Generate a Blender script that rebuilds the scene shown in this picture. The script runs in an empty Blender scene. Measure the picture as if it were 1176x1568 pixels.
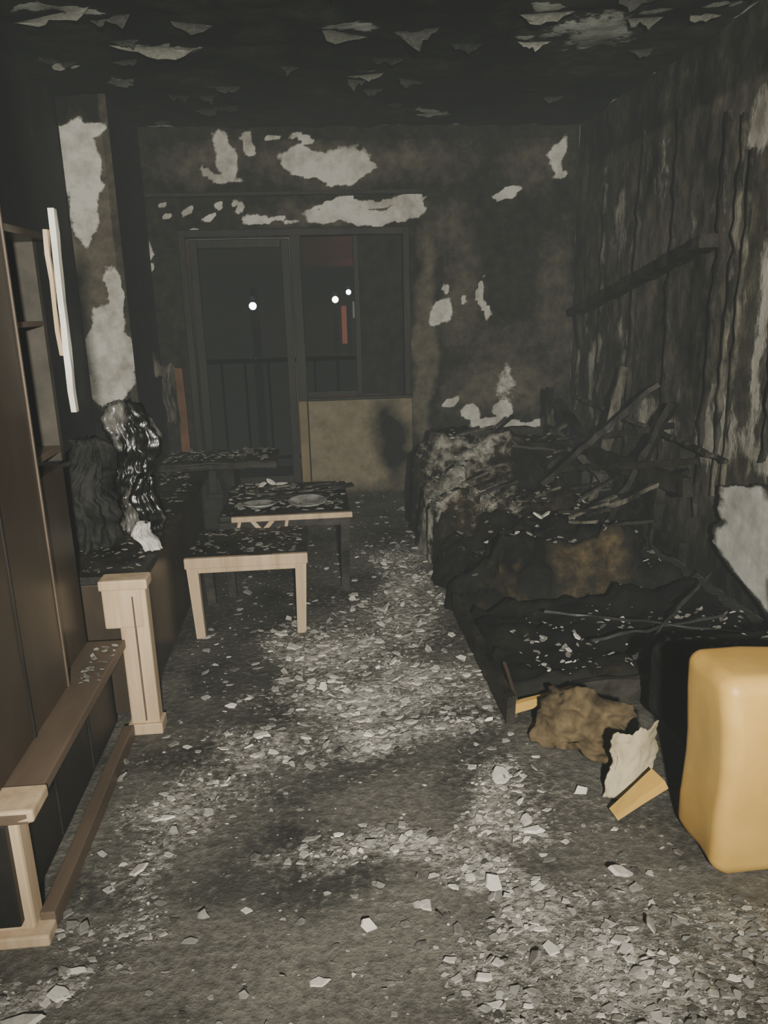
import bpy, bmesh, math, random
from mathutils import Vector, Matrix, noise
random.seed(7)
rnd=random.random
def ru(a,b): return a+(b-a)*rnd()
scene=bpy.context.scene

# ------------------------------------------------------------ helpers
def fbm(x,y,z=0.0,o=4):
    return noise.fractal(Vector((x,y,z)),0.9,2.1,o)
def link(ob,parent=None):
    scene.collection.objects.link(ob)
    if parent is not None: ob.parent=parent
    return ob
def empty(name,loc=(0,0,0)):
    e=bpy.data.objects.new(name,None); e.empty_display_size=0.1
    e.location=loc
    return link(e)
def mesh_ob(name,verts,faces,mat=None,parent=None,smooth=False,attrs=None):
    me=bpy.data.meshes.new(name); me.from_pydata(verts,[],faces); me.update()
    if attrs:
        for k,vals in attrs.items():
            a=me.attributes.new(k,'FLOAT','POINT'); a.data.foreach_set('value',vals)
    if smooth:
        me.polygons.foreach_set('use_smooth',[True]*len(me.polygons))
    if mat: me.materials.append(mat)
    ob=bpy.data.objects.new(name,me)
    return link(ob,parent)

def nt(mat):
    mat.use_nodes=True
    t=mat.node_tree; t.nodes.clear()
    out=t.nodes.new('ShaderNodeOutputMaterial'); b=t.nodes.new('ShaderNodeBsdfPrincipled')
    t.links.new(b.outputs[0],out.inputs[0])
    return t,b
def N(t,typ,**kw):
    n=t.nodes.new(typ)
    for k,v in kw.items(): setattr(n,k,v)
    return n
def noise_node(t,scale,detail=6,rough=0.6,vec=None,dist=0.0):
    n=N(t,'ShaderNodeTexNoise'); n.inputs['Scale'].default_value=scale
    n.inputs['Detail'].default_value=detail; n.inputs['Roughness'].default_value=rough
    n.inputs['Distortion'].default_value=dist
    if vec is not None: t.links.new(vec,n.inputs['Vector'])
    return n.outputs['Fac']
def math_node(t,op,a,b=None,clamp=False):
    n=N(t,'ShaderNodeMath',operation=op); n.use_clamp=clamp
    for i,v in enumerate((a,b)):
        if v is None: continue
        if isinstance(v,(int,float)): n.inputs[i].default_value=v
        else: t.links.new(v,n.inputs[i])
    return n.outputs[0]
def ramp(t,fac,stops):
    n=N(t,'ShaderNodeValToRGB'); cr=n.color_ramp
    while len(cr.elements)<len(stops): cr.elements.new(0.5)
    for e,(p,c) in zip(cr.elements,stops):
        e.position=p; e.color=(c[0],c[1],c[2],1)
    t.links.new(fac,n.inputs[0]); return n.outputs[0]
def mixc(t,fac,a,b):
    n=N(t,'ShaderNodeMix',data_type='RGBA')
    if isinstance(fac,(int,float)): n.inputs[0].default_value=fac
    else: t.links.new(fac,n.inputs[0])
    for i,v in ((6,a),(7,b)):
        if isinstance(v,tuple): n.inputs[i].default_value=(v[0],v[1],v[2],1)
        else: t.links.new(v,n.inputs[i])
    return n.outputs[2]
def maprange(t,v,a,b,c=0.0,d=1.0):
    n=N(t,'ShaderNodeMapRange'); n.inputs[1].default_value=a; n.inputs[2].default_value=b
    n.inputs[3].default_value=c; n.inputs[4].default_value=d
    t.links.new(v,n.inputs[0]); return n.outputs[0]
def objvec(t,scale=(1,1,1)):
    tc=N(t,'ShaderNodeTexCoord'); mp=N(t,'ShaderNodeMapping'); mp.inputs['Scale'].default_value=scale
    t.links.new(tc.outputs['Object'],mp.inputs['Vector']); return mp.outputs[0]
def bump(t,b,h,strength=0.4,dist=0.01):
    n=N(t,'ShaderNodeBump'); n.inputs['Strength'].default_value=strength; n.inputs['Distance'].default_value=dist
    t.links.new(h,n.inputs['Height']); t.links.new(n.outputs[0],b.inputs['Normal'])

def mat_soot(name,soot=((.004,.0045,.0038),(.018,.018,.015)),stain=((.06,.052,.037),(.19,.168,.12)),
             plaster=((.38,.355,.285),(.84,.82,.74)),hf=12,amp=.34,vs=(1,1,1),soft=.12,halo=.25,gamp=.9,bs=.6,gh=.4):
    """surviving plaster / soot, driven by per-vertex burn masks m (plaster) and g (stain)"""
    m=bpy.data.materials.new(name); t,b=nt(m)
    v=objvec(t,vs)
    am=N(t,'ShaderNodeAttribute',attribute_name='m'); ag=N(t,'ShaderNodeAttribute',attribute_name='g')
    n1=noise_node(t,hf,5,.65,v); n2=noise_node(t,3.2,4,.6,v)
    n1c=math_node(t,'SUBTRACT',n1,.5)
    mm=math_node(t,'ADD',am.outputs['Fac'],math_node(t,'MULTIPLY',n1c,amp*2))
    mask=maprange(t,mm,0.0,soft)
    edge=maprange(t,mm,-.3,0.02)
    gg=math_node(t,'ADD',ag.outputs['Fac'],math_node(t,'MULTIPLY',math_node(t,'SUBTRACT',n2,.5),gamp))
    gg=math_node(t,'ADD',gg,math_node(t,'MULTIPLY',n1c,gamp*gh))
    gg=maprange(t,gg,0.0,.95)
    sc=ramp(t,n2,[(.35,soot[0]),(.7,soot[1])])
    stc=ramp(t,n1,[(.3,stain[0]),(.72,stain[1])])
    c=mixc(t,gg,sc,stc)
    c=mixc(t,math_node(t,'MULTIPLY',edge,halo),c,stc)
    pc=ramp(t,math_node(t,'ADD',math_node(t,'MULTIPLY',n2,.6),math_node(t,'MULTIPLY',n1,.4)),[(.36,plaster[0]),(.56,plaster[1])])
    c=mixc(t,mask,c,pc)
    t.links.new(c,b.inputs['Base Color']); b.inputs['Roughness'].default_value=.85
    b.inputs['Specular IOR Level'].default_value=.2
    h=math_node(t,'ADD',math_node(t,'MULTIPLY',mask,.6),math_node(t,'MULTIPLY',n1,1.0))
    bump(t,b,h,bs,.012)
    return m
def mat_noise(name,c0,c1,scale=8,rough=.8,bs=.4,vs=(1,1,1),spec=.3,stops=(.35,.65),dist=0):
    m=bpy.data.materials.new(name); t,b=nt(m); v=objvec(t,vs)
    n=noise_node(t,scale,5,.62,v,dist)
    t.links.new(ramp(t,n,[(stops[0],c0),(stops[1],c1)]),b.inputs['Base Color'])
    b.inputs['Roughness'].default_value=rough; b.inputs['Specular IOR Level'].default_value=spec
    if bs>.2: bump(t,b,noise_node(t,scale*4,3,.6,v),bs,.006)
    return m
def mat_flake(name,dark,light):
    m=bpy.data.materials.new(name); t,b=nt(m)
    a=N(t,'ShaderNodeAttribute',attribute_name='m')
    v=objvec(t); n=noise_node(t,60,2,.6,v)
    f=math_node(t,'ADD',a.outputs['Fac'],math_node(t,'MULTIPLY',math_node(t,'SUBTRACT',n,.5),.5),True)
    t.links.new(ramp(t,f,[(0,dark),(.5,tuple((x+y)*.33 for x,y in zip(dark,light))),(1,light)]),b.inputs['Base Color'])
    b.inputs['Roughness'].default_value=.85
    return m

def blob(a,b,lst,wf=2.2,wa=.10,seed=0.0,base=-.6):
    """lst: (cx,cy,rx,ry,amp) ellipses; result >0 inside"""
    wx=a+wa*fbm(a*wf,b*wf,seed); wy=b+wa*fbm(a*wf,b*wf,seed+9)
    v=base
    for cx,cy,rx,ry,am in lst:
        d=math.sqrt(((wx-cx)/rx)**2+((wy-cy)/ry)**2)
        v=max(v,am*max(-1.0,min(1.0,(1-d)*1.6))) if am>0 else v
    return v
def lin(bps,step):
    r=[]
    for a,b in zip(bps[:-1],bps[1:]):
        n=max(1,int(round((b-a)/step)))
        r+= [a+(b-a)*i/n for i in range(n)]
    return r+[bps[-1]]
def panel(name,us,vs,pos,mfun,gfun,mat,skip=None,parent=None,disp=None,nrm=None,flip=False):
    verts=[];M=[];G=[]
    for v in vs:
        for u in us:
            p=Vector(pos(u,v))
            if disp: p+=Vector(nrm)*disp(u,v)
            verts.append(p); M.append(mfun(u,v)); G.append(gfun(u,v))
    nu=len(us);faces=[]
    for j in range(len(vs)-1):
        for i in range(nu-1):
            if skip and skip((us[i]+us[i+1])/2,(vs[j]+vs[j+1])/2): continue
            f=(j*nu+i,j*nu+i+1,(j+1)*nu+i+1,(j+1)*nu+i)
            faces.append(f[::-1] if flip else f)
    return mesh_ob(name,verts,faces,mat,parent,True,{'m':M,'g':G})

def box(name,x0,x1,y0,y1,z0,z1,mat,parent=None,bev=.004,jit=0.0,cuts=0,rot=None,attr=None):
    bm=bmesh.new(); bmesh.ops.create_cube(bm,size=1)
    c=Vector(((x0+x1)/2,(y0+y1)/2,(z0+z1)/2)); s=(x1-x0,y1-y0,z1-z0)
    for v in bm.verts: v.co=Vector((v.co.x*s[0],v.co.y*s[1],v.co.z*s[2]))
    if bev>0: bmesh.ops.bevel(bm,geom=bm.edges[:],offset=min(bev,min(s)*.4),segments=2,affect='EDGES',profile=.5)
    if cuts: bmesh.ops.subdivide_edges(bm,edges=bm.edges[:],cuts=cuts,use_grid_fill=True)
    if jit:
        for v in bm.verts:
            q=v.co*9+c*3
            v.co+=Vector((fbm(q.x,q.y,q.z),fbm(q.x+7,q.y,q.z),fbm(q.x,q.y+7,q.z)))*jit
    me=bpy.data.meshes.new(name); bm.to_mesh(me); bm.free()
    if mat: me.materials.append(mat)
    ob=bpy.data.objects.new(name,me); ob.location=c
    if rot: ob.rotation_euler=rot
    return link(ob,parent)
def beam(name,p0,p1,w,h,mat,parent=None,jit=.004,taper=1.0):
    p0=Vector(p0);p1=Vector(p1);d=p1-p0;L=d.length;d.normalize()
    up=Vector((0,0,1)) if abs(d.z)<.95 else Vector((0,1,0))
    s=d.cross(up).normalized();u=s.cross(d)
    n=max(2,int(L/.06));verts=[];faces=[]
    for i in range(n+1):
        f=i/n; k=1+(taper-1)*f
        c=p0+d*L*f
        for a,b in ((-1,-1),(1,-1),(1,1),(-1,1)):
            q=c+s*a*w/2*k+u*b*h/2*k
            q+=Vector((fbm(q.x*14,q.y*14,q.z*14),fbm(q.x*14+5,q.y*14,q.z*14),fbm(q.x*14,q.y*14,q.z*14+8)))*jit
            verts.append(q)
    for i in range(n):
        for k in range(4):
            a=i*4+k;b=i*4+(k+1)%4
            faces.append((a,b,b+4,a+4))
    faces.append((3,2,1,0)); e=n*4; faces.append((e,e+1,e+2,e+3))
    return mesh_ob(name,verts,faces,mat,parent)
def flakes(name,samples,mat,parent=None):
    """samples: (x,y,z,size,tilt,lightness)"""
    V=[];Fc=[];A=[]
    for x,y,z,s,tl,c in samples:
        n=random.choice((4,5,5,6,7)); ang=ru(0,6.28); asp=ru(.45,1)
        ax=ru(0,6.28); R=Matrix.Rotation(tl,3,Vector((math.cos(ax),math.sin(ax),0)))
        th=min(s*ru(.06,.3),.008); pts=[]
        for k in range(n):
            a=ang+6.283*k/n+ru(-.3,.3); r=s*ru(.5,1.1)
            pts.append(R@Vector((r*math.cos(a),r*asp*math.sin(a),0)))
        mz=min(p.z for p in pts); b0=len(V)
        for p in pts: V.append((x+p.x,y+p.y,z+p.z-mz+.0005))
        up=R@Vector((0,0,th))
        for p in pts: V.append((x+p.x*.85+up.x,y+p.y*.85+up.y,z+p.z-mz+.0005+up.z))
        Fc.append(tuple(range(b0+n,b0+2*n)))
        for k in range(n):
            k2=(k+1)%n; Fc.append((b0+k,b0+k2,b0+n+k2,b0+n+k))
        A+= [c]*(2*n)
    return mesh_ob(name,V,Fc,mat,parent,False,{'m':A})
def heightfield(name,xs,ys,hf,mf,gf,mat,parent=None,z0=0.0,wob=.02):
    verts=[];M=[];G=[];nx=len(xs);ny=len(ys)
    for j,y in enumerate(ys):
        for i,x in enumerate(xs):
            e=(i in(0,nx-1)) or (j in (0,ny-1))
            z=z0 if e else hf(x,y)
            xx=x+wob*fbm(x*5,y*5,z*4) ; yy=y+wob*fbm(x*5+3,y*5,z*4)
            verts.append((xx,yy,z));M.append(mf(x,y));G.append(gf(x,y))
    faces=[(j*nx+i,j*nx+i+1,(j+1)*nx+i+1,(j+1)*nx+i) for j in range(ny-1) for i in range(nx-1)]
    return mesh_ob(name,verts,faces,mat,parent,True,{'m':M,'g':G})

# ------------------------------------------------------------ materials
M_WALL=mat_soot('sooty_plaster')
M_WALLR=mat_soot('sooty_plaster_streaked',soot=((.005,.006,.005),(.028,.029,.024)),stain=((.05,.046,.035),(.19,.17,.13)),plaster=((.22,.20,.155),(.55,.53,.45)),vs=(1,1.3,.8),hf=10,soft=.35,amp=.65,gh=.7)
M_CEIL=mat_soot('sooty_ceiling',soot=((.0010,.0022,.0013),(.004,.008,.005)),stain=((.014,.019,.011),(.06,.062,.04)),plaster=((.13,.135,.10),(.36,.38,.34)),amp=.5)
M_FLOOR=mat_soot('ash_covered_floor',soot=((.030,.030,.026),(.09,.087,.075)),stain=((.12,.115,.096),(.25,.235,.198)),plaster=((.16,.155,.13),(.46,.44,.385)),hf=40,amp=1.3,soft=.8,gamp=1.1,bs=.8,gh=.7)
M_CHAR=mat_noise('charred_black',(.003,.0034,.003),(.02,.02,.018),9,.75,.9)
M_CHARW=mat_noise('charred_wood',(.004,.004,.0035),(.045,.04,.032),7,.6,.8,(1,1,1))
M_SOFT=mat_soot('charred_upholstery',soot=((.003,.0034,.003),(.018,.018,.015)),stain=((.015,.012,.007),(.15,.105,.05)),plaster=((.10,.097,.078),(.42,.40,.34)),hf=15,amp=.7,soft=.35,gamp=1.0,gh=.7)
M_PALE=mat_noise('pale_wood',(.42,.30,.18),(.60,.46,.30),3,.5,.15,(6,6,.6),.4)
M_PANEL=mat_noise('smoked_brown_laminate',(.024,.018,.012),(.062,.046,.031),2.5,.35,.1,(1,1,.4),.5)
M_SHELF=mat_noise('brown_laminate',(.07,.050,.033),(.14,.10,.068),4,.5,.15,(1,.3,1),.4)
M_CUB=mat_noise('sooty_cubby_board',(.02,.018,.014),(.07,.062,.048),4,.7,.15)
M_DARKP=mat_noise('dark_drawer_front',(.008,.0075,.007),(.025,.022,.018),3,.5,.15)
M_YEL=mat_noise('yellow_upholstery',(.56,.33,.075),(.70,.455,.13),3,.45,.12,(1,1,1),.4)
M_FOAM=mat_noise('scorched_foam',(.014,.011,.006),(.20,.145,.075),5,.9,.6,(1,1,1),.2,(.42,.70))
M_CREAM=mat_noise('cream_fabric',(.30,.25,.15),(.56,.49,.33),4,.9,.1)
M_WHITEF=mat_soot('scorched_white_covering',soot=((.01,.01,.009),(.04,.04,.035)),stain=((.06,.06,.05),(.2,.19,.16)),plaster=((.45,.44,.39),(.80,.78,.71)),hf=9,amp=.45,soft=.25,bs=.2)
M_SOCK=mat_noise('melted_white_plastic',(.25,.25,.23),(.72,.70,.64),6,.5,.2)
M_GREYW=mat_noise('ashen_batten',(.015,.015,.012),(.24,.22,.17),9,.9,.6,(1,1,.5),.2,(.42,.70))
M_WHITE=mat_noise('white_edge',(.6,.58,.5),(.82,.8,.73),6,.5,.1)
M_JAMB=mat_noise('scorched_door_frame',(.006,.0058,.005),(.028,.024,.018),5,.6,.4,(1,1,.4))
M_TAN=mat_noise('tan_painted_panel',(.17,.125,.065),(.32,.245,.135),2.2,.7,.2)
M_ORG=mat_noise('red_brown_wood',(.10,.04,.016),(.22,.10,.045),4,.6,.2)
M_FLK=mat_flake('ash_flake',(.045,.043,.037),(.80,.77,.68))
M_CFL=mat_flake('ceiling_flake',(.012,.016,.011),(.42,.42,.35))
M_METAL=mat_noise('dark_metal',(.02,.02,.02),(.07,.07,.07),8,.4,.1)
M_BLK=mat_noise('black_paint',(.002,.002,.002),(.005,.005,.005),8,.9,.1)
M_FOIL=mat_noise('melted_plastic',(.007,.007,.006),(.26,.25,.22),7,.3,.9,(1,1,.4),.6,(.50,.74),.6)
M_PLATE=mat_noise('sooty_ceramic',(.12,.12,.11),(.50,.49,.45),6,.35,.1,(1,1,1),.5,(.38,.6))
g=bpy.data.materials.new('smoked_glass'); t,b=nt(g)
b.inputs['Base Color'].default_value=(.12,.13,.13,1); b.inputs['Roughness'].default_value=.06
b.inputs['Transmission Weight'].default_value=1.0; b.inputs['IOR'].default_value=1.0
b.inputs['Specular IOR Level'].default_value=.5
M_GLASS=g
def emis(name,col,s):
    m=bpy.data.materials.new(name); m.use_nodes=True; t=m.node_tree; t.nodes.clear()
    o=t.nodes.new('ShaderNodeOutputMaterial'); e=t.nodes.new('ShaderNodeEmission')
    e.inputs[0].default_value=(*col,1); e.inputs[1].default_value=s; t.links.new(e.outputs[0],o.inputs[0]); return m

XL,XR,YB,YF,ZC=-1.38,1.93,5.75,-3.2,2.58
# ------------------------------------------------------------ room shell
wl=[(.15,2.38,.30,.11,1),(.30,2.30,.22,.08,1),(-.02,2.33,.14,.07,.8),(-.55,2.42,.07,.12,.5),(-.36,2.46,.05,.07,.5),(-.6,2.29,.16,.03,.4),(-1.19,2.25,.10,.06,.9),(-1.2,2.33,.04,.1,.8),
    (.0,2.53,.08,.02,.7),(-.2,2.53,.06,.015,.6),
    (1.43,2.14,.12,.035,.9),(1.80,2.38,.07,.12,.4),(1.82,2.26,.06,.04,.4),
    (.25,2.03,.30,.070,1),(.72,2.02,.14,.09,1),(.45,2.105,.40,.025,1),(-.35,1.97,.10,.03,.5),(-.45,2.04,.04,.04,.4),(-.25,1.95,.2,.02,.5),(.45,2.0,.3,.06,.6),
    (-.95,1.99,.03,.025,.8),(-.8,2.05,.02,.02,.7),(-.62,2.06,.025,.03,.7),(-.75,1.96,.04,.02,.7),(-.68,2.0,.02,.02,.7),(-.5,2.07,.03,.02,.7),(-1.0,2.06,.02,.02,.6),
    (-1.14,1.93,.04,.04,.8),(-1.09,1.78,.05,.08,.9),(-1.11,1.66,.05,.045,.9),
    (1.25,1.40,.035,.15,1),(1.22,1.55,.025,.1,.6),(.92,1.32,.07,.08,.7),(.96,1.46,.03,.05,.4),(1.08,1.38,.03,.04,.4),
    (1.03,.64,.06,.035,1),(1.45,.50,.30,.045,1.1),(1.17,.56,.07,.05,1),(1.42,.61,.10,.08,.6),(1.42,.80,.09,.12,.15)]
gl=[(.79,1.1,.11,1.0,1.45),(1.35,.75,.5,.33,1.0),(.3,2.36,.95,.20,.70),(-.7,2.38,.45,.18,.70),(1.65,2.3,.35,.2,.5),(.3,2.03,.65,.10,1.0),
    (1.1,1.45,.22,.45,.6),(1.8,1.4,.14,.75,.55),(1.0,1.9,.25,.25,.4),(1.4,1.1,.4,.25,.35)]
def mb(u,v): return blob(u,v,wl,3.5,.07,3.3,-.85)
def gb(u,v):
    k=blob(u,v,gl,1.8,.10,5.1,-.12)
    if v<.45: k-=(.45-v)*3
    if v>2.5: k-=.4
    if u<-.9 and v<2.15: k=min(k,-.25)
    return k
us=lin([XL,-.90,.71,XR],.025); vs=lin([0,1.92,2.16,ZC],.025)
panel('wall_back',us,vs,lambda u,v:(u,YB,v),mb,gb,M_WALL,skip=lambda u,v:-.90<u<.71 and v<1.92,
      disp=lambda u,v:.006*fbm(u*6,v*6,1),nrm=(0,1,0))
box('trim_1',-1.09,.82,5.70,5.75,2.135,2.16,M_JAMB,None,.003,.004,3)
us=lin([YF,YB],.12); vs=lin([0,ZC],.12)
panel('wall_left',us,vs,lambda u,v:(XL,u,v),lambda u,v:-.75,lambda u,v:-.05+.3*fbm(u*2,v*2,5),M_WALL,disp=lambda u,v:.006*fbm(u*6,v*6,1),nrm=(1,0,0))
pil=empty('pillar')
lp=[(-1.27,2.22,.12,.26,1),(-1.30,1.98,.08,.20,.6),(-1.24,1.15,.16,.28,1.1),(-1.17,1.45,.06,.20,.8),(-1.30,1.0,.1,.18,.9),(-1.25,2.40,.14,.05,.8)]
us=lin([-1.375,-1.10],.018); vs=lin([0,2.575],.025)
panel('plaster_front',us,vs,lambda u,v:(u,4.90,v),lambda u,v: blob(u,v,lp,5,.05,12.1,-.75),lambda u,v:((1.3 if .95<v<2.4 else -.3) if u<-1.14 else .4)+.2*fbm(u*4,v*4,2),M_WALL,parent=pil)
box('core',-1.378,-1.102,4.905,5.74,0,2.575,M_CHAR,pil,0)
def mr(u,v):
    s=fbm(u*4.5,v*2.2,4.0,5)
    k=-.24+.45*s
    if v>2.2: k-=.3+(v-2.2)
    if v<.4: k-=.4
    if 1.0<v<1.35 and u<4.4: k-=.2
    return max(k,blob(u,v,[(3.35,2.1,.18,.12,.8),(3.25,1.3,.05,.7,.5),(4.3,.72,.35,.12,.4),(3.55,.75,.2,.2,.5),(4.9,1.9,.1,.25,.25),(5.3,.85,.06,.3,.5),(3.0,1.2,.1,.3,.5),(3.1,.72,.3,.10,.6),(4.7,.9,.12,.25,.3)],4,.07,6))
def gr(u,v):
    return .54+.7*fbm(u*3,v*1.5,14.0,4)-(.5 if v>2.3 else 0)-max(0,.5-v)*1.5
us=lin([YF,2.2],.2)[:-1]+lin([2.2,YB],.03)
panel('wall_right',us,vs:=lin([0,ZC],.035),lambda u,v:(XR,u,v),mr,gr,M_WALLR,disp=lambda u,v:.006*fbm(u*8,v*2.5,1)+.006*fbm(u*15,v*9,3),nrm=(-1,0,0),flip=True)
panel('wall_front',lin([XL,XR],.3),lin([0,ZC],.3),lambda u,v:(u,YF,v),lambda u,v:-.6,lambda u,v:.2,M_WALL)
cl=[(-.66,4.08,.20,.03,.8),(-1.19,4.28,.07,.05,.8),(-.98,4.6,.10,.08,.3),(.82,5.37,.09,.05,.8),(1.36,3.85,.2,.22,.3),(1.10,3.98,.07,.03,.8),(.21,3.80,.14,.05,.35),
    (.34,4.5,.08,.025,.5),(1.05,3.55,.13,.06,1),(-1.0,3.6,.2,.04,.6),(1.55,3.6,.08,.03,.8),(1.8,3.55,.07,.03,.8)]
def mc(u,v): return max(blob(u,v,cl,4,.10,7,-.8), -.66+.4*fbm(u*4,v*4,33))
def gc(u,v): return .08+.8*fbm(u*2.4,v*2.4,21.0,4)+(.35 if u>1.0 and v<4.6 else 0)
us=lin([XL,XR],.04)
vv=lin([YF,3],.2)[:-1]+lin([3,YB],.035)
panel('ceiling',us,vv,lambda u,v:(u,v,ZC),mc,gc,M_CEIL,disp=lambda u,v:.02*fbm(u*5,v*5,1)+.008,nrm=(0,0,-1),flip=True)
ash=[(.42,3.84,.22,.6,.6),(.0,2.95,.22,.32,.7),(.15,2.59,.42,.24,.9),(.5,2.5,.15,.12,.4),(.24,2.30,.30,.13,.8),(-.24,2.28,.2,.12,.5),(-.48,1.97,.16,.13,.7),(-.19,2.65,.1,.1,.6),
     (.145,1.755,.34,.10,.8),(.36,1.6,.16,.14,1),(.53,1.88,.16,.17,.8),(.50,1.46,.18,.16,.8),(.70,1.22,.24,.22,.7),(.4,1.3,.2,.12,.4),(-.66,1.36,.14,.08,.7),(-.55,1.7,.06,.25,.3),
     (.95,1.35,.3,.15,.5),(-.35,2.1,.2,.1,.4),(.3,3.2,.25,.4,.5)]
def fm(x,y): return blob(x,y,ash,3.0,.14,1.0,-.7)+.25*fbm(x*5,y*5,3)
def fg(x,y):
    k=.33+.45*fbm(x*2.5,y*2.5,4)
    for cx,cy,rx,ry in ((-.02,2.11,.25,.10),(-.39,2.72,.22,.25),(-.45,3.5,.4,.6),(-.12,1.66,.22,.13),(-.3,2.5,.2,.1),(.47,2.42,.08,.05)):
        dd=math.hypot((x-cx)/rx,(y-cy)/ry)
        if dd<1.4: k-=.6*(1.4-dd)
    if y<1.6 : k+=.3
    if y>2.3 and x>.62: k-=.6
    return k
us=lin([XL,XR],.03); vv=lin([YF,1.0],.2)[:-1]+lin([1.0,YB],.03)
panel('floor',us,vv,lambda u,v:(u,v,0),fm,fg,M_FLOOR)

# ------------------------------------------------------------ balcony door & window
d=empty('door_1',(0,0,0))
for nm,a in (('jamb_left',(-.90,-.85,5.70,5.84,0,1.92)),('mullion',(-.135,-.06,5.70,5.84,0,1.92)),('head',(-.90,.71,5.70,5.84,1.87,1.92)),('sill',(-.85,-.13,5.72,5.84,0,.04)),
             ('leaf_stile_left',(-.84,-.78,5.76,5.80,.05,1.86)),('leaf_stile_right',(-.20,-.14,5.76,5.80,.05,1.86)),('leaf_rail_top',(-.78,-.20,5.76,5.80,1.80,1.86)),('leaf_rail_bottom',(-.78,-.20,5.76,5.80,.05,.15))):
    box(nm,*a,M_JAMB,d,.006,.003,3)
box('mullion_lower_face',-.13,-.07,5.69,5.70,.1,.72,M_TAN,d,.002)
box('glass',-.79,-.19,5.775,5.785,.14,1.81,M_GLASS,d,0)
w=empty('window_1')
box('jamb_right',.66,.71,5.70,5.84,.74,1.92,M_JAMB,w,.006,.003,3)
box('sill_board',-.06,.72,5.70,5.86,.715,.74,M_JAMB,w,.005,.003,3)
box('sash_stile',.31,.35,5.76,5.80,.745,1.87,M_JAMB,w,.004,.002,3)
box('blackened_sash_panel',.35,.66,5.77,5.79,.745,1.87,M_CHAR,w,.002)
box('glass',-.06,.31,5.775,5.782,.77,1.87,M_GLASS,w,0)
box('sash_rail',-.06,.31,5.76,5.79,.745,.78,M_JAMB,w,.004,.002,3)
box('window_latch',.29,.31,5.74,5.76,1.3,1.42,M_METAL,w,.003)
def mpa(u,v): return -.7+.2*fbm(u*6,v*6,2)
def gpa(u,v):
    k=1.0-.25*fbm(u*3,v*3,8)
    dd=math.hypot((u-.56+.08*(v-.45))/.15,(v-.42)/.30)+.25*fbm(u*6,v*6,3)
    if dd<1.4: k-=1.2*(1.4-dd)
    if v<.15: k-=(.15-v)*6
    return k
M_PAR=mat_soot('sooty_parapet_paint',stain=((.20,.165,.105),(.33,.28,.185)),plaster=((.28,.24,.17),(.42,.37,.27)),amp=.3)
panel('wall_parapet',lin([-.06,.71],.03),lin([0,.715],.03),lambda u,v:(u,5.72,v),mpa,gpa,M_PAR)
bal=empty('balcony_railing')
M_RAIL=mat_noise('pale_railing_paint',(.3,.3,.3),(.5,.5,.5),8,.4,.1)
for i in range(14):
    x=-1.2+i*.2; box('baluster_%d'%i,x-.01,x+.01,6.82,6.84,.02,.94,M_RAIL if x>-.1 else M_METAL,bal,.002)
box('top_rail',-1.3,1.7,6.80,6.86,.93,.97,M_METAL,bal,.004); box('bottom_rail',-1.3,1.7,6.815,6.845,.08,.11,M_METAL,bal,.004)
box('floor_balcony',-1.6,2.0,5.86,6.9,-.12,-.0,M_CHAR,None,0)
def lamp_or_glint(x,y,z,r,s,col):
    e=empty('street_lamp_or_flash_glint')
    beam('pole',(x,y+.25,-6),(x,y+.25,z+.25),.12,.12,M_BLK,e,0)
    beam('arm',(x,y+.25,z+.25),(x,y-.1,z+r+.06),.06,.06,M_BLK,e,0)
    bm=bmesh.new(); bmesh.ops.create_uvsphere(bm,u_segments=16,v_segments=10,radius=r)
    me=bpy.data.meshes.new('glow_sphere'); bm.to_mesh(me); bm.free(); me.materials.append(emis('lamp_or_glint_glow',col,s))
    o=bpy.data.objects.new('glow_sphere',me); o.location=(x,y-.1,z); link(o,e)
lamp_or_glint(-.87,12,1.41,.055,150,(.8,.9,1))  # added glow standing in for the flash reflected in the door glass
lamp_or_glint(.59,20,1.52,.08,200,(1,.85,.7))
lamp_or_glint(1.02,22,1.72,.07,200,(.9,.95,1))
fa=empty('apartment_building')
M_FAC=mat_noise('facade_render',(.10,.04,.03),(.16,.07,.05),1,.9,.1)
box('facade',-14,16,25,30,-6,12,M_FAC,fa,0)
box('lit_stairwell_window',.92,1.18,24.9,25,.2,1.35,emis('red_light',(.70,.20,.12),5),fa,0)
for i in range(6):
    box('balcony_slab_%d'%i,-6,8,24.2,25,-5.9+i*2.8,-5.7+i*2.8,M_FAC,fa,0)
box('ground_street',-30,30,7,60,-6.2,-6,M_CHAR,None,0)

# ------------------------------------------------------------ left wall unit
wu=empty('wall_unit')
box('tall_panel',-1.3,-.75,1.2,2.08,.36,2.3,M_PANEL,wu,.004)
box('panel_edge_strip',-.752,-.746,2.074,2.083,.36,2.3,M_SHELF,wu,.001)
box('panel_joint',-.751,-.747,1.80,1.808,.36,2.3,M_DARKP,wu,0)
box('shelf_board',-1.3,-.665,1.5,2.40,.325,.355,M_SHELF,wu,.004,.002,3)
box('drawer_front',-1.3,-.72,1.5,2.38,.06,.325,M_DARKP,wu,.003)
box('plinth_board',-.70,-.665,1.55,2.38,0,.05,M_SHELF,wu,.003,.002,3)
for i in range(2): box('drawer_gap_%d'%i,-.722,-.716,1.8+i*.3,1.81+i*.3,.07,.32,M_CHAR,wu,0)
box('post_near_cap',-.86,-.655,1.50,1.60,.328,.360,M_PALE,wu,.006)
box('post_near',-.82,-.70,1.52,1.58,.03,.328,M_PALE,wu,.008)
box('post_near_groove',-.765,-.758,1.515,1.521,.05,.32,M_SHELF,wu,0)
box('post_near_foot',-.84,-.665,1.50,1.60,0,.03,M_PALE,wu,.005)
box('cubby_back',-1.30,-1.26,2.08,2.45,.95,1.62,M_CUB,wu,.002)
box('cubby_side',-1.26,-.80,2.44,2.47,.95,1.62,M_CUB,wu,.002)
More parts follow.
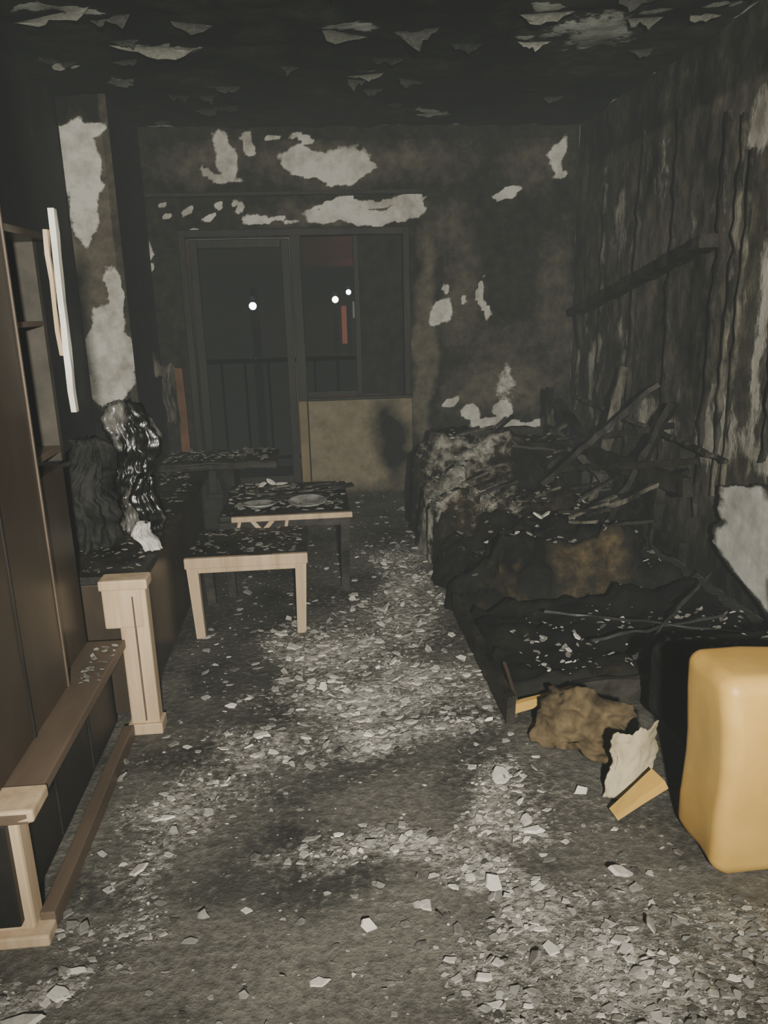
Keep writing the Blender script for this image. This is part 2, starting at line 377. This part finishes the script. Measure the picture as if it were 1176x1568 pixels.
box('cubby_top',-1.26,-.76,2.08,2.47,1.6,1.62,M_PANEL,wu,.002)
box('cubby_shelf',-1.26,-.80,2.08,2.44,1.36,1.375,M_SHELF,wu,.002)
box('cubby_floor',-1.26,-.80,2.08,2.44,.98,1.0,M_SHELF,wu,.002)
beam('white_stile',(-.70,2.30,1.12),(-.69,2.30,1.67),.016,.026,M_WHITE,wu,.004)
beam('white_stile_inner',(-.715,2.30,1.28),(-.715,2.30,1.62),.012,.012,M_PALE,wu,.006)
box('lower_side_panel',-1.3,-.78,2.08,2.38,.36,.95,M_PANEL,wu,.003)
flakes('ash_on_shelf',[(ru(-.74,-.67),ru(2.1,2.35),.356,ru(.004,.014),ru(0,.5),ru(.0,.5)) for _ in range(40)],M_FLK,wu)

# ------------------------------------------------------------ sideboard further back
sb=empty('sideboard')
box('carcass',-1.32,-.64,2.48,4.1,.04,.52,M_PANEL,sb,.004)
box('top',-1.34,-.60,2.475,4.15,.52,.55,M_CHARW,sb,.005,.003,4)
box('post_front',-.68,-.585,2.41,2.47,.03,.53,M_PALE,sb,.006)
box('post_bracket',-.725,-.60,2.405,2.472,.39,.53,M_PALE,sb,.006)
box('post_cap',-.73,-.575,2.395,2.475,.525,.56,M_PALE,sb,.006)
box('post_groove',-.63,-.625,2.402,2.408,.05,.5,M_SHELF,sb,0)
box('post_foot',-.69,-.575,2.395,2.475,0,.04,M_PALE,sb,.004)
fl=[(ru(-1.1,-.63),ru(2.5,4.1),.553,ru(.004,.018),ru(0,.5),ru(.0,.3)) for _ in range(350)]
flakes('ash_on_top',fl,M_FLK,sb)
def crumple(name,cx,cy,z0,z1,prof,mat,parent,amp=.05,seed=0,flat=1.0):
    nz=70;na=64;V=[];F=[]
    for j in range(nz+1):
        f=j/nz; z=z0+(z1-z0)*f
        q=f*(len(prof)-1); i0=min(int(q),len(prof)-2); r=prof[i0]+(prof[i0+1]-prof[i0])*(q-i0)
        for i in range(na):
            a=6.283*i/na; ca,sa=math.cos(a),math.sin(a)
            fold=abs(fbm(ca*2.5+seed,sa*2.5,z*2.2,4))
            rr=r+amp*(fold*1.5-.35)+amp*.38*fbm(ca*6,sa*6+seed,z*12,3)
            rr=max(.004,rr)
            V.append((cx+rr*ca+.05*fbm(z*5,seed,0),cy+rr*sa*flat+.03*fbm(z*5,seed,4),z+.02*fbm(ca*4,sa*4,seed)*f))
    for j in range(nz):
        for i in range(na):
            F.append((j*na+i,j*na+(i+1)%na,(j+1)*na+(i+1)%na,(j+1)*na+i))
    F.append(tuple(range(nz*na,nz*na+na)))
    return mesh_ob(name,V,F,mat,parent,True)
lamp=empty('melted_table_lamp')
crumple('shrivelled_shade',-.73,3.02,.558,1.06,[.05,.045,.06,.055,.065,.07,.065,.02],M_FOIL,lamp,.055,2,.8)
crumple('drooping_plastic',-.64,2.86,.558,.80,[.03,.035,.03,.012],M_FOIL,lamp,.03,7,.8)
crumple('blackened_base',-.86,2.85,.558,.95,[.10,.09,.08,.03],M_CHAR,lamp,.06,5)
crumple('melted_white_socket',-.635,2.73,.558,.66,[.03,.034,.03,.02],M_SOCK,lamp,.02,9)
cu=empty('scorched_curtain')
def strip(name,x,y,z0,z1,wd,mat,parent,seed,amp=.03):
    V=[];F=[];nz=40;nu=12
    for j in range(nz+1):
        z=z0+(z1-z0)*j/nz
        for i in range(nu+1):
            u=i/nu-.5
            V.append((x+u*wd*(1+.4*fbm(z*4,seed,i*.1))+.03*fbm(z*3,seed+2,0),y+amp*math.sin(u*14+seed)+amp*fbm(u*6,z*4,seed),z+.03*fbm(u*5,seed,3)))
    for j in range(nz):
        for i in range(nu): F.append((j*(nu+1)+i,j*(nu+1)+i+1,(j+1)*(nu+1)+i+1,(j+1)*(nu+1)+i))
    o=mesh_ob(name,V,F,mat,parent,True); s=o.modifiers.new('t','SOLIDIFY'); s.thickness=.004
strip('curtain_fold_a',-1.02,5.55,.62,1.02,.09,M_GREYW,cu,3)
strip('curtain_fold_b',-1.13,5.5,.95,1.12,.16,M_GREYW,cu,8,.02)

# ------------------------------------------------------------ coffee tables
def table(name,x0,x1,y0,y1,h,mt,ml,leg=.032,th=.03,apr=.06,z0=0):
    e=empty(name)
    box('table_top',x0,x1,y0,y1,h-th,h,mt,e,.006,.006,4)
    box('apron_front',x0+.01,x1-.01,y0+.005,y0+.03,h-th-apr+.02,h-th+.002,ml,e,.003)
    box('apron_back',x0+.02,x1-.02,y1-.03,y1-.01,h-th-apr+.02,h-th+.002,M_CHARW,e,.003)
    for i,(x,y) in enumerate(((x0,y0),(x1,y0),(x0,y1),(x1,y1))):
        sx=1 if x==x0 else -1; sy=1 if y==y0 else -1
        m=ml if y==y0 else M_CHARW
        beam('leg_%d'%(i+1),(x+sx*leg*.8,y+sy*leg*.6,h-th),(x+sx*leg*.8+sx*.012,y+sy*leg*.6,0.0),leg*1.5,leg*1.5,m,e,0,.8)
    return e
t1=table('coffee_table',-.59,-.075,3.17,3.60,.37,M_CHARW,M_PALE)
box('front_edge',-.595,-.07,3.16,3.185,.325,.372,M_PALE,t1,.004)
flakes('ash_on_top',[(ru(-.58,-.09),ru(3.2,3.58),.372,ru(.004,.018),ru(0,.4),ru(0,.3)) for _ in range(140)],M_FLK,t1)
t2=table('coffee_table',-.50,.14,3.66,4.35,.415,M_CHARW,M_CHARW)
box('front_edge',-.44,.15,3.64,3.665,.388,.415,M_PALE,t2,.004)
for i,(a,b2) in enumerate((((-.40,3.66,.39),(-.44,3.66,.25)),((-.36,3.66,.26),(-.24,3.66,.39)),((-.24,3.66,.26),(-.34,3.66,.39)),((-.17,3.66,.39),(-.20,3.66,.25)))):
    beam('lattice_%d'%i,a,b2,.015,.02,M_PALE,t2,.001)
fl=[(ru(-.48,.12),ru(3.68,4.33),.417,ru(.006,.028),ru(0,.35),max(0,random.gauss(.25,.2))) for _ in range(200)]
flakes('ash_on_top',fl,M_FLK,t2)
for i in range(9):
    x=ru(-.45,.0);y=ru(3.85,4.25);a=ru(-.4,.4)
    beam('charred_slat_%d'%i,(x,y,.43),(x+.22*math.cos(a),y+.22*math.sin(a),.44),.03,.008,M_GREYW if i%2 else M_CHARW,t2,.01)
flakes('plaster_chunk',[(-.28,4.3,.417,.05,.8,1),(-.22,4.28,.417,.04,.7,.95),(-.33,4.26,.417,.03,.5,.9)],M_FLK,t2)
def plate(x,y,z,r,tilt):
    prof=[(0,.004),(.55,.004),(.62,.007),(.9,.018),(1,.022),(.98,.018),(.6,.001),(0,.0)]
    V=[];F=[];n=36
    for pr,pz in prof:
        for i in range(n):
            a=6.283*i/n; V.append((pr*r*math.cos(a),pr*r*math.sin(a),pz))
    for j in range(len(prof)-1):
        for i in range(n): F.append((j*n+i,j*n+(i+1)%n,(j+1)*n+(i+1)%n,(j+1)*n+i))
    o=mesh_ob('dinner_plate',V,F,M_PLATE,t2,True); o.location=(x,y,z); o.rotation_euler=(tilt,0,0)
plate(-.07,3.82,.423,.10,.08); plate(-.31,3.80,.423,.09,-.05)
cr=empty('charred_crate')
box('lid',-1.0,-.25,4.45,4.85,.48,.53,M_CHARW,cr,.01,.02,5)
box('side_a',-.58,-.5,4.47,4.83,0,.49,M_CHAR,cr,.01,.02,5)
box('side_b',-.98,-.9,4.47,4.83,0,.49,M_CHAR,cr,.01,.02,5)
flakes('ash',[(ru(-.98,-.28),ru(4.47,4.83),.535,ru(.008,.03),ru(0,.4),ru(0,.3)) for _ in range(120)],M_FLK,cr)
box('trim_2',-.99,-.93,5.60,5.66,.0,1.0,M_ORG,None,.005,.006,4)

# ------------------------------------------------------------ burnt sofa (far right)
so=empty('burnt_sofa')
def sh(x,y):
    n=.09*fbm(x*4,y*4,2)+.05*fbm(x*12,y*12,5)
    h=.29
    if y>4.5: h=.29+.27*min(1,(y-4.5)/.2)
    if x<.84 and y>3.95: h=max(h,.40)
    e=min(x-.58,1.8-x,(y-3.3)*1.0)
    h-=.22*max(0,1-e/.16)*(.5+.8*abs(fbm(x*3,y*3,9)))
    if y<3.9 and x<.85: h-=.12
    if x>1.5: h-=.12
    return max(.03,h+n)
def sm(x,y):
    k=-.70+.3*fbm(x*4,y*4,7)
    return max(k,blob(x,y,[(.85,4.3,.28,.35,.40),(.62,4.15,.12,.2,.7),(.95,4.7,.25,.12,.35)],4,.1,3,-.8))
def sg(x,y):
    return blob(x,y,[(1.27,3.38,.20,.09,.8),(.84,3.36,.08,.07,.6),(.85,4.3,.35,.4,.5),(1.3,4.1,.3,.3,.25)],4,.05,5,-.4)
heightfield('charred_cushions',lin([.58,1.80],.025),[3.32,3.33,3.345]+lin([3.37,4.98],.025)+[5.0],sh,sm,sg,M_SOFT,so,0,.06)
fl=[]
for _ in range(900):
    x=ru(.62,1.7);y=ru(3.42,4.9)
    if sm(x,y)+ru(-.3,.75)>0: fl.append((x,y,sh(x,y)-.004,ru(.005,.024),ru(0,.9),max(0,random.gauss(.3,.22))))
fl+=[(1.12,3.75,.30,.04,.5,1.0),(1.17,3.78,.30,.03,.6,1),(.9,3.45,.22,.025,.3,.9),(.80,3.55,.25,.02,.3,.9)]
flakes('ash_on_cushions',fl,M_FLK,so)
box('back_frame_board',.72,1.50,4.93,4.98,.0,.58,M_CHARW,so,.005,.03,6)
for i in range(40):
    x=ru(.75,1.6);y=ru(3.6,4.9);a=ru(-.9,.9);L=ru(.12,.34);z=sh(x,y)
    beam('splinter_%d'%i,(x,y,z),(x+L*math.cos(a),y+L*math.sin(a),z+ru(-.03,.12)),.022,.014,M_CHARW if i%3 else M_GREYW,so,.007)
for nm,a,c,w1,h1,m1 in (('side_rail',(1.60,5.1,.46),(1.74,3.42,.52),.05,.09,M_CHARW),('rail_lower',(1.66,5.1,.18),(1.74,3.42,.20),.04,.08,M_CHARW),
    ('head_post',(1.60,5.1,0),(1.57,5.1,.82),.04,.04,M_GREYW),('post_b',(1.66,4.6,0),(1.66,4.6,.52),.05,.05,M_CHARW),('post_c',(1.72,3.7,0),(1.73,3.7,.55),.05,.05,M_CHARW),
    ('fallen_slat_a',(1.80,3.75,.88),(1.55,4.05,.02),.05,.03,M_CHARW),('fallen_slat_b',(1.58,5.0,.75),(1.75,3.9,.28),.06,.03,M_CHARW),('fallen_slat_c',(1.50,4.9,.60),(1.68,4.2,.35),.06,.02,M_GREYW),
    ('fallen_slat_d',(1.45,4.4,.42),(1.80,3.5,.62),.05,.03,M_CHARW),('fallen_slat_e',(1.35,4.7,.5),(1.82,3.8,.75),.06,.03,M_CHARW),('fallen_slat_f',(1.3,4.3,.35),(1.83,4.0,.95),.04,.03,M_CHARW),
    ('fallen_slat_g',(1.40,3.8,.30),(1.83,3.6,.55),.08,.02,M_GREYW),('fallen_slat_h',(1.62,4.4,.1),(1.84,4.5,1.0),.05,.02,M_GREYW)):
    beam(nm,a,c,w1,h1,m1,so,.012)
bt=empty('wall_batten_frame')
for i,(y,z0,z1,wd,mt) in enumerate(((3.50,.45,2.15,.014,M_GREYW),(3.42,.4,2.0,.010,M_GREYW),(3.66,.3,2.2,.016,M_CHARW),(4.1,.3,2.3,.014,M_CHARW),(4.6,.4,2.3,.014,M_CHARW),(5.1,.5,2.1,.012,M_GREYW),(5.55,.6,1.3,.018,M_GREYW),(3.1,.7,2.2,.014,M_CHARW))):
    beam('batten_%d'%i,(1.91,y,z0),(1.905,y+ru(-.04,.04),z1),.02,wd,mt,bt,.014)
beam('fallen_shelf_rail',(1.86,5.50,1.30),(1.83,3.58,1.64),.09,.05,M_CHARW,bt,.014)
beam('rail_bracket',(1.9,5.45,1.05),(1.86,5.45,1.32),.03,.03,M_CHARW,bt,.004)
beam('mid_rail',(1.86,5.4,.72),(1.86,3.3,.66),.02,.02,M_GREYW,bt,.012)
lb=empty('collapsed_bed_base')
def lh(x,y): return .07+.045*fbm(x*5,y*5,12)+.02*fbm(x*16,y*16,2)+(.05 if x>1.3 else 0)
heightfield('charred_mattress',lin([.63,1.74],.03),lin([2.42,3.24],.03),lh,lambda x,y:-.66+.3*fbm(x*6,y*6,3),lambda x,y:-.15+.3*fbm(x*3,y*3,9),M_SOFT,lb)
beam('side_board',(.61,2.30,.05),(.60,3.28,.05),.03,.10,M_CHARW,lb,.005)
beam('end_board',(.60,2.31,.05),(.86,2.40,.055),.02,.035,M_YEL,lb,.003)
beam('end_board_char',(.86,2.40,.05),(1.5,2.40,.05),.03,.08,M_CHARW,lb,.01)
beam('scorched_inner_face',(.635,2.33,.04),(.66,2.6,.05),.012,.07,M_SHELF,lb,.003)
for i,(a,c) in enumerate((((.9,2.9,.15),(1.7,2.5,.16)),((1.0,2.6,.15),(1.6,2.75,.15)),((1.1,2.45,.14),(1.72,3.1,.2)))):
    beam('bent_spring_wire_%d'%i,a,c,.008,.008,M_METAL,lb,.01)
fl=[]
for _ in range(420):
    x=ru(.72,1.7);y=ru(2.45,3.2)
    k=math.hypot((x-1.2)/.55,(y-2.72)/.25)
    if k<1 or rnd()<.15: fl.append((x,y,lh(x,y)-.002,ru(.003,.016)*(1.2 if k<1 else .7),ru(0,.8),ru(0,.8)))
fl+=[(.98,2.72,.10,.025,.6,1),(1.22,2.86,.10,.02,.6,1)]
flakes('ash_on_mattress',fl,M_FLK,lb)
def sheet(name,p0,du,dv,nu,nv,amp,mat,parent,seed,nrm,fs=4,hole=None,ragged=.12,hf=.4,bend=0,mfun=None):
    V=[];F=[];M=[];p0=Vector(p0);du=Vector(du);dv=Vector(dv);nrm=Vector(nrm)
    for j in range(nv+1):
        for i in range(nu+1):
            a=i/nu;b2=j/nv
            e=min(a,1-a,b2,1-b2)
            p=p0+du*a+dv*b2+nrm*(amp*(fbm(a*fs+seed,b2*fs,seed)+hf*fbm(a*fs*3,b2*fs*3,seed+4))+bend*4*a*(1-a))
            p+=(du*fbm(b2*3,seed,1)+dv*fbm(a*3,seed,2))*ragged*(1 if e<.12 else .3)
            p.z=max(p.z,.003); p.x=min(p.x,1.90)
            V.append(p); M.append(mfun(a,b2) if mfun else 1)
    for j in range(nv):
        for i in range(nu):
            a=(i+.5)/nu;b2=(j+.5)/nv
            if hole and hole(a,b2): continue
            F.append((j*(nu+1)+i,j*(nu+1)+i+1,(j+1)*(nu+1)+i+1,(j+1)*(nu+1)+i))
    o=mesh_ob(name,V,F,mat,parent,True,{'m':M,'g':M})
    s=o.modifiers.new('thick','SOLIDIFY'); s.thickness=.006
    return o
def slim(b2): return .02+.75*max(0,.35-b2)/.35+.14*fbm(b2*4,2,1)+.6*max(0,b2-.8)/.2
def shole(a,b2):
    if a<slim(b2): return True
    return ((a-.72)/.09)**2+((b2-.33)/.08)**2<1
def smask(a,b2):
    return min(.9,(a-slim(b2))*5-.15, (1.02-b2)*3-.2)-.4*max(0,.2-b2)*5+.25*fbm(a*3,b2*3,5)
sheet('peeled_wall_covering',(1.86,3.40,.03),(.02,-.75,.0),(.025,.0,.62),80,80,.012,M_WHITEF,None,3,(-1,-.1,.0),1.6,hole=shole,ragged=.03,hf=.2,mfun=smask)
fc=empty('burnt_foam_cushion')
sheet('scorched_foam',(.65,2.18,.01),(.20,-.24,.03),(.08,.12,.14),50,40,.07,M_FOAM,fc,8,(-.4,-.5,.5),1.5,hf=.2)
sheet('cream_lining',(.775,1.87,.0),(.14,.0,.02),(.035,.05,.18),36,36,.02,M_CREAM,fc,5,(-.2,-.9,.3),1.2,hf=.1,ragged=.12,bend=.04)
beam('wood_wedge',(.765,1.77,.018),(.905,1.80,.10),.035,.02,M_YEL,fc,.004,1.6)
ac=empty('armchair')
def rounded(name,x0,x1,y0,y1,z0,z1,mat,parent,bev,topin=0,jit=.004,lean=0):
    bm=bmesh.new(); bmesh.ops.create_cube(bm,size=1)
    c=Vector(((x0+x1)/2,(y0+y1)/2,(z0+z1)/2)); s=(x1-x0,y1-y0,z1-z0)
    for v in bm.verts:
        v.co=Vector((v.co.x*s[0]+c.x,v.co.y*s[1]+c.y,v.co.z*s[2]+c.z))
        if v.co.z>c.z and v.co.x<c.x: v.co.x+=topin
    bmesh.ops.bevel(bm,geom=bm.edges[:],offset=bev,segments=6,affect='EDGES',profile=.5)
    bmesh.ops.subdivide_edges(bm,edges=[e for e in bm.edges if e.calc_length()>.1],cuts=6,use_grid_fill=True)
    for v in bm.verts:
        f=(v.co.z-z0)/(z1-z0)
        v.co.y+=lean*f
        # gentle padding bulge
        if v.co.y<c.y: v.co.y-=.012*math.sin(math.pi*min(1,max(0,f)))
        v.co+=Vector((fbm(v.co.x*4,v.co.y*4,v.co.z*4),fbm(v.co.x*4+5,v.co.y*4,v.co.z*4),fbm(v.co.x*4,v.co.y*4,v.co.z*4+5)))*jit
    me=bpy.data.meshes.new(name); bm.to_mesh(me); bm.free(); me.materials.append(mat)
    me.polygons.foreach_set('use_smooth',[True]*len(me.polygons))
    o=bpy.data.objects.new(name,me); return link(o,parent)
rounded('arm_panel',.93,1.62,1.52,1.74,.0,.535,M_YEL,ac,.04,-.02,.012)
rounded('seat',1.05,1.60,1.75,2.22,.05,.33,M_CHAR,ac,.04,0,.03)
rounded('backrest',1.55,1.74,1.6,2.25,.05,.50,M_CHAR,ac,.04,0,.03)
flakes('ash_on_seat',[(ru(1.1,1.5),ru(1.8,2.2),.335,ru(.006,.03),ru(0,.6),ru(0,.8)) for _ in range(90)],M_FLK,ac)

# ------------------------------------------------------------ debris
fl=[]
def blocked(x,y):
    if x<-.66 and y<2.45 and y>1.48: return True
    if x<-.57 and y>2.38: return True
    if x>.58 and y>2.28: return True
    if x>.90 and 1.5<y<2.3: return True
    if .64<x<.95 and 1.76<y<2.3: return True
    if y>4.4 and x<-.2: return True
    return False
cnt=0
while cnt<8500:
    x=ru(-1.3,1.3);y=1.0+4.7*rnd()**1.5
    if blocked(x,y): continue
    k=fm(x,y)
    pr=max(.06,min(1,.22+k*.8))
    if y>3.4: pr*=.8
    if rnd()>pr: continue
    s=.0018+.0035*rnd()+.017*rnd()**4.5
    if y>2.2: s*=1.35
    if rnd()<.008: s=ru(.016,.028)
    c=max(0,min(1,random.gauss(.43+.16*max(k,-.5),.21)))
    fl.append((x,y,0,s,ru(0,.35) if rnd()<.85 else ru(.3,1.0),c)); cnt+=1
for x,y,s,c in ((-.24,2.33,.04,1),(-.48,1.93,.035,.95),(-.51,1.72,.03,.9),(.38,1.56,.04,1),(.53,1.75,.035,1),(.70,1.56,.045,.8),(.62,1.36,.04,.75),(.15,1.72,.025,1),(.06,1.47,.025,1),(.30,1.30,.03,.95),(.46,1.36,.03,1),
                (-.36,2.55,.025,1),(-.30,2.6,.02,1),(-.66,1.30,.05,.8),(-.60,1.36,.03,.9),(-.62,1.25,.03,.85),(-.58,1.42,.025,.9),(-.2,3.15,.045,.7),(-.15,3.0,.04,.7),(.5,2.0,.04,.8),(.72,1.9,.03,.9),(-.05,1.33,.025,.9),(.0,1.8,.02,1)):
    fl.append((x,y,0,s,ru(.05,.4),c))
flakes('plaster_debris',fl,M_FLK)
V=[];F=[];A=[]
L0=[(-.66,4.05,.2),(-1.15,4.3,.08),(.82,5.35,.1),(1.1,3.97,.08),(.34,4.5,.1),(1.05,3.6,.12),(1.5,3.65,.08),(1.75,3.6,.08),(-1.0,3.65,.2),(.2,3.85,.12),(-.95,4.6,.1)]
for q0 in range(36):
    if q0<len(L0): cx,cy,s=L0[q0]; c=ru(.4,.85)
    else: cx,cy=ru(-1.2,1.85),ru(3.2,5.6); s=ru(.03,.10);c=ru(0,.2)
    a=ru(-.5,.5); n=10;b0=len(V);curl=ru(.3,.9); dp=.05
    for j in range(n+1):
        for i in range(n+1):
            u=(i/n-.5)*2*s*(1+.15*fbm(j*.3,cx*9,1)); v=j/n*dp*(1+.7*fbm(i*.35,cy*9,2))*(1-(abs(i/n-.5)*2)**3)
            dz=curl*(v*v)/dp*.6
            x=cx+u*math.cos(a)-v*math.sin(a);y=cy+u*math.sin(a)+v*math.cos(a)
            V.append((x,y,ZC-.014-dz-.004*abs(fbm(x*20,y*20,0)))); A.append(c)
    for j in range(n):
        for i in range(n): 
            q=b0+j*(n+1)+i; F.append((q,q+1,q+n+2,q+n+1))
mesh_ob('peeling_ceiling_paint',V,F,M_CFL,None,True,{'m':A})

# ------------------------------------------------------------ light & haze
def light(name,typ,loc,energy,col,size=.1,target=None,spot=120):
    l=bpy.data.lights.new(name,typ); l.energy=energy; l.color=col
    if typ=='SPOT': l.spot_size=math.radians(spot); l.spot_blend=.9; l.shadow_soft_size=size
    elif typ=='AREA': l.size=size
    else: l.shadow_soft_size=size
    o=bpy.data.objects.new(name,l); o.location=loc
    if target: o.rotation_euler=(Vector(target)-Vector(loc)).to_track_quat('-Z','Y').to_euler()
    return link(o)
light('flashlight','SPOT',(.12,-.9,1.62),1180,(1,.955,.85),.05,(.35,5.0,1.45),94)
light('facade_fill_light','POINT',(1.5,23.5,3.5),500,(1,.4,.3),.2)  # added unseen lamp that brightens and reddens the facade
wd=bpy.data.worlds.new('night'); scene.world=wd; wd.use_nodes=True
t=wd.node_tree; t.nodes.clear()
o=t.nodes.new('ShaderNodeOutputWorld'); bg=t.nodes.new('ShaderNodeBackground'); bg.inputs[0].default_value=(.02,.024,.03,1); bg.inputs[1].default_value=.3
# thin smoke; its lit haze is put in as even volume emission
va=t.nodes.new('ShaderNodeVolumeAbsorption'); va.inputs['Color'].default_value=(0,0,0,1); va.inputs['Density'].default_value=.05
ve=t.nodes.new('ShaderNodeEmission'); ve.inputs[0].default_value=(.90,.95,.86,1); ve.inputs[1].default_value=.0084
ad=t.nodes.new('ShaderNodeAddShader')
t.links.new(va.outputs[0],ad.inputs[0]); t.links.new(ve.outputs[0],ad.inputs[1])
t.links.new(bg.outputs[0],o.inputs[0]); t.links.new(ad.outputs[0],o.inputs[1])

# ------------------------------------------------------------ camera
p=math.radians(15.2); r=math.radians(1.5); y=math.radians(4.8)
Fv=Vector((math.sin(y)*math.cos(p),math.cos(y)*math.cos(p),-math.sin(p)))
R0=Vector((math.cos(y),-math.sin(y),0)); U0=R0.cross(Fv)
R=math.cos(r)*R0-math.sin(r)*U0; U=math.cos(r)*U0+math.sin(r)*R0
cd=bpy.data.cameras.new('camera'); cam=bpy.data.objects.new('camera',cd); link(cam)
cam.location=(0,0,1.4); cam.rotation_euler=Matrix((R,U,-Fv)).transposed().to_euler()
cd.sensor_fit='VERTICAL'; cd.sensor_height=36; cd.sensor_width=27; cd.lens=27.0; cd.clip_start=.02
scene.camera=cam
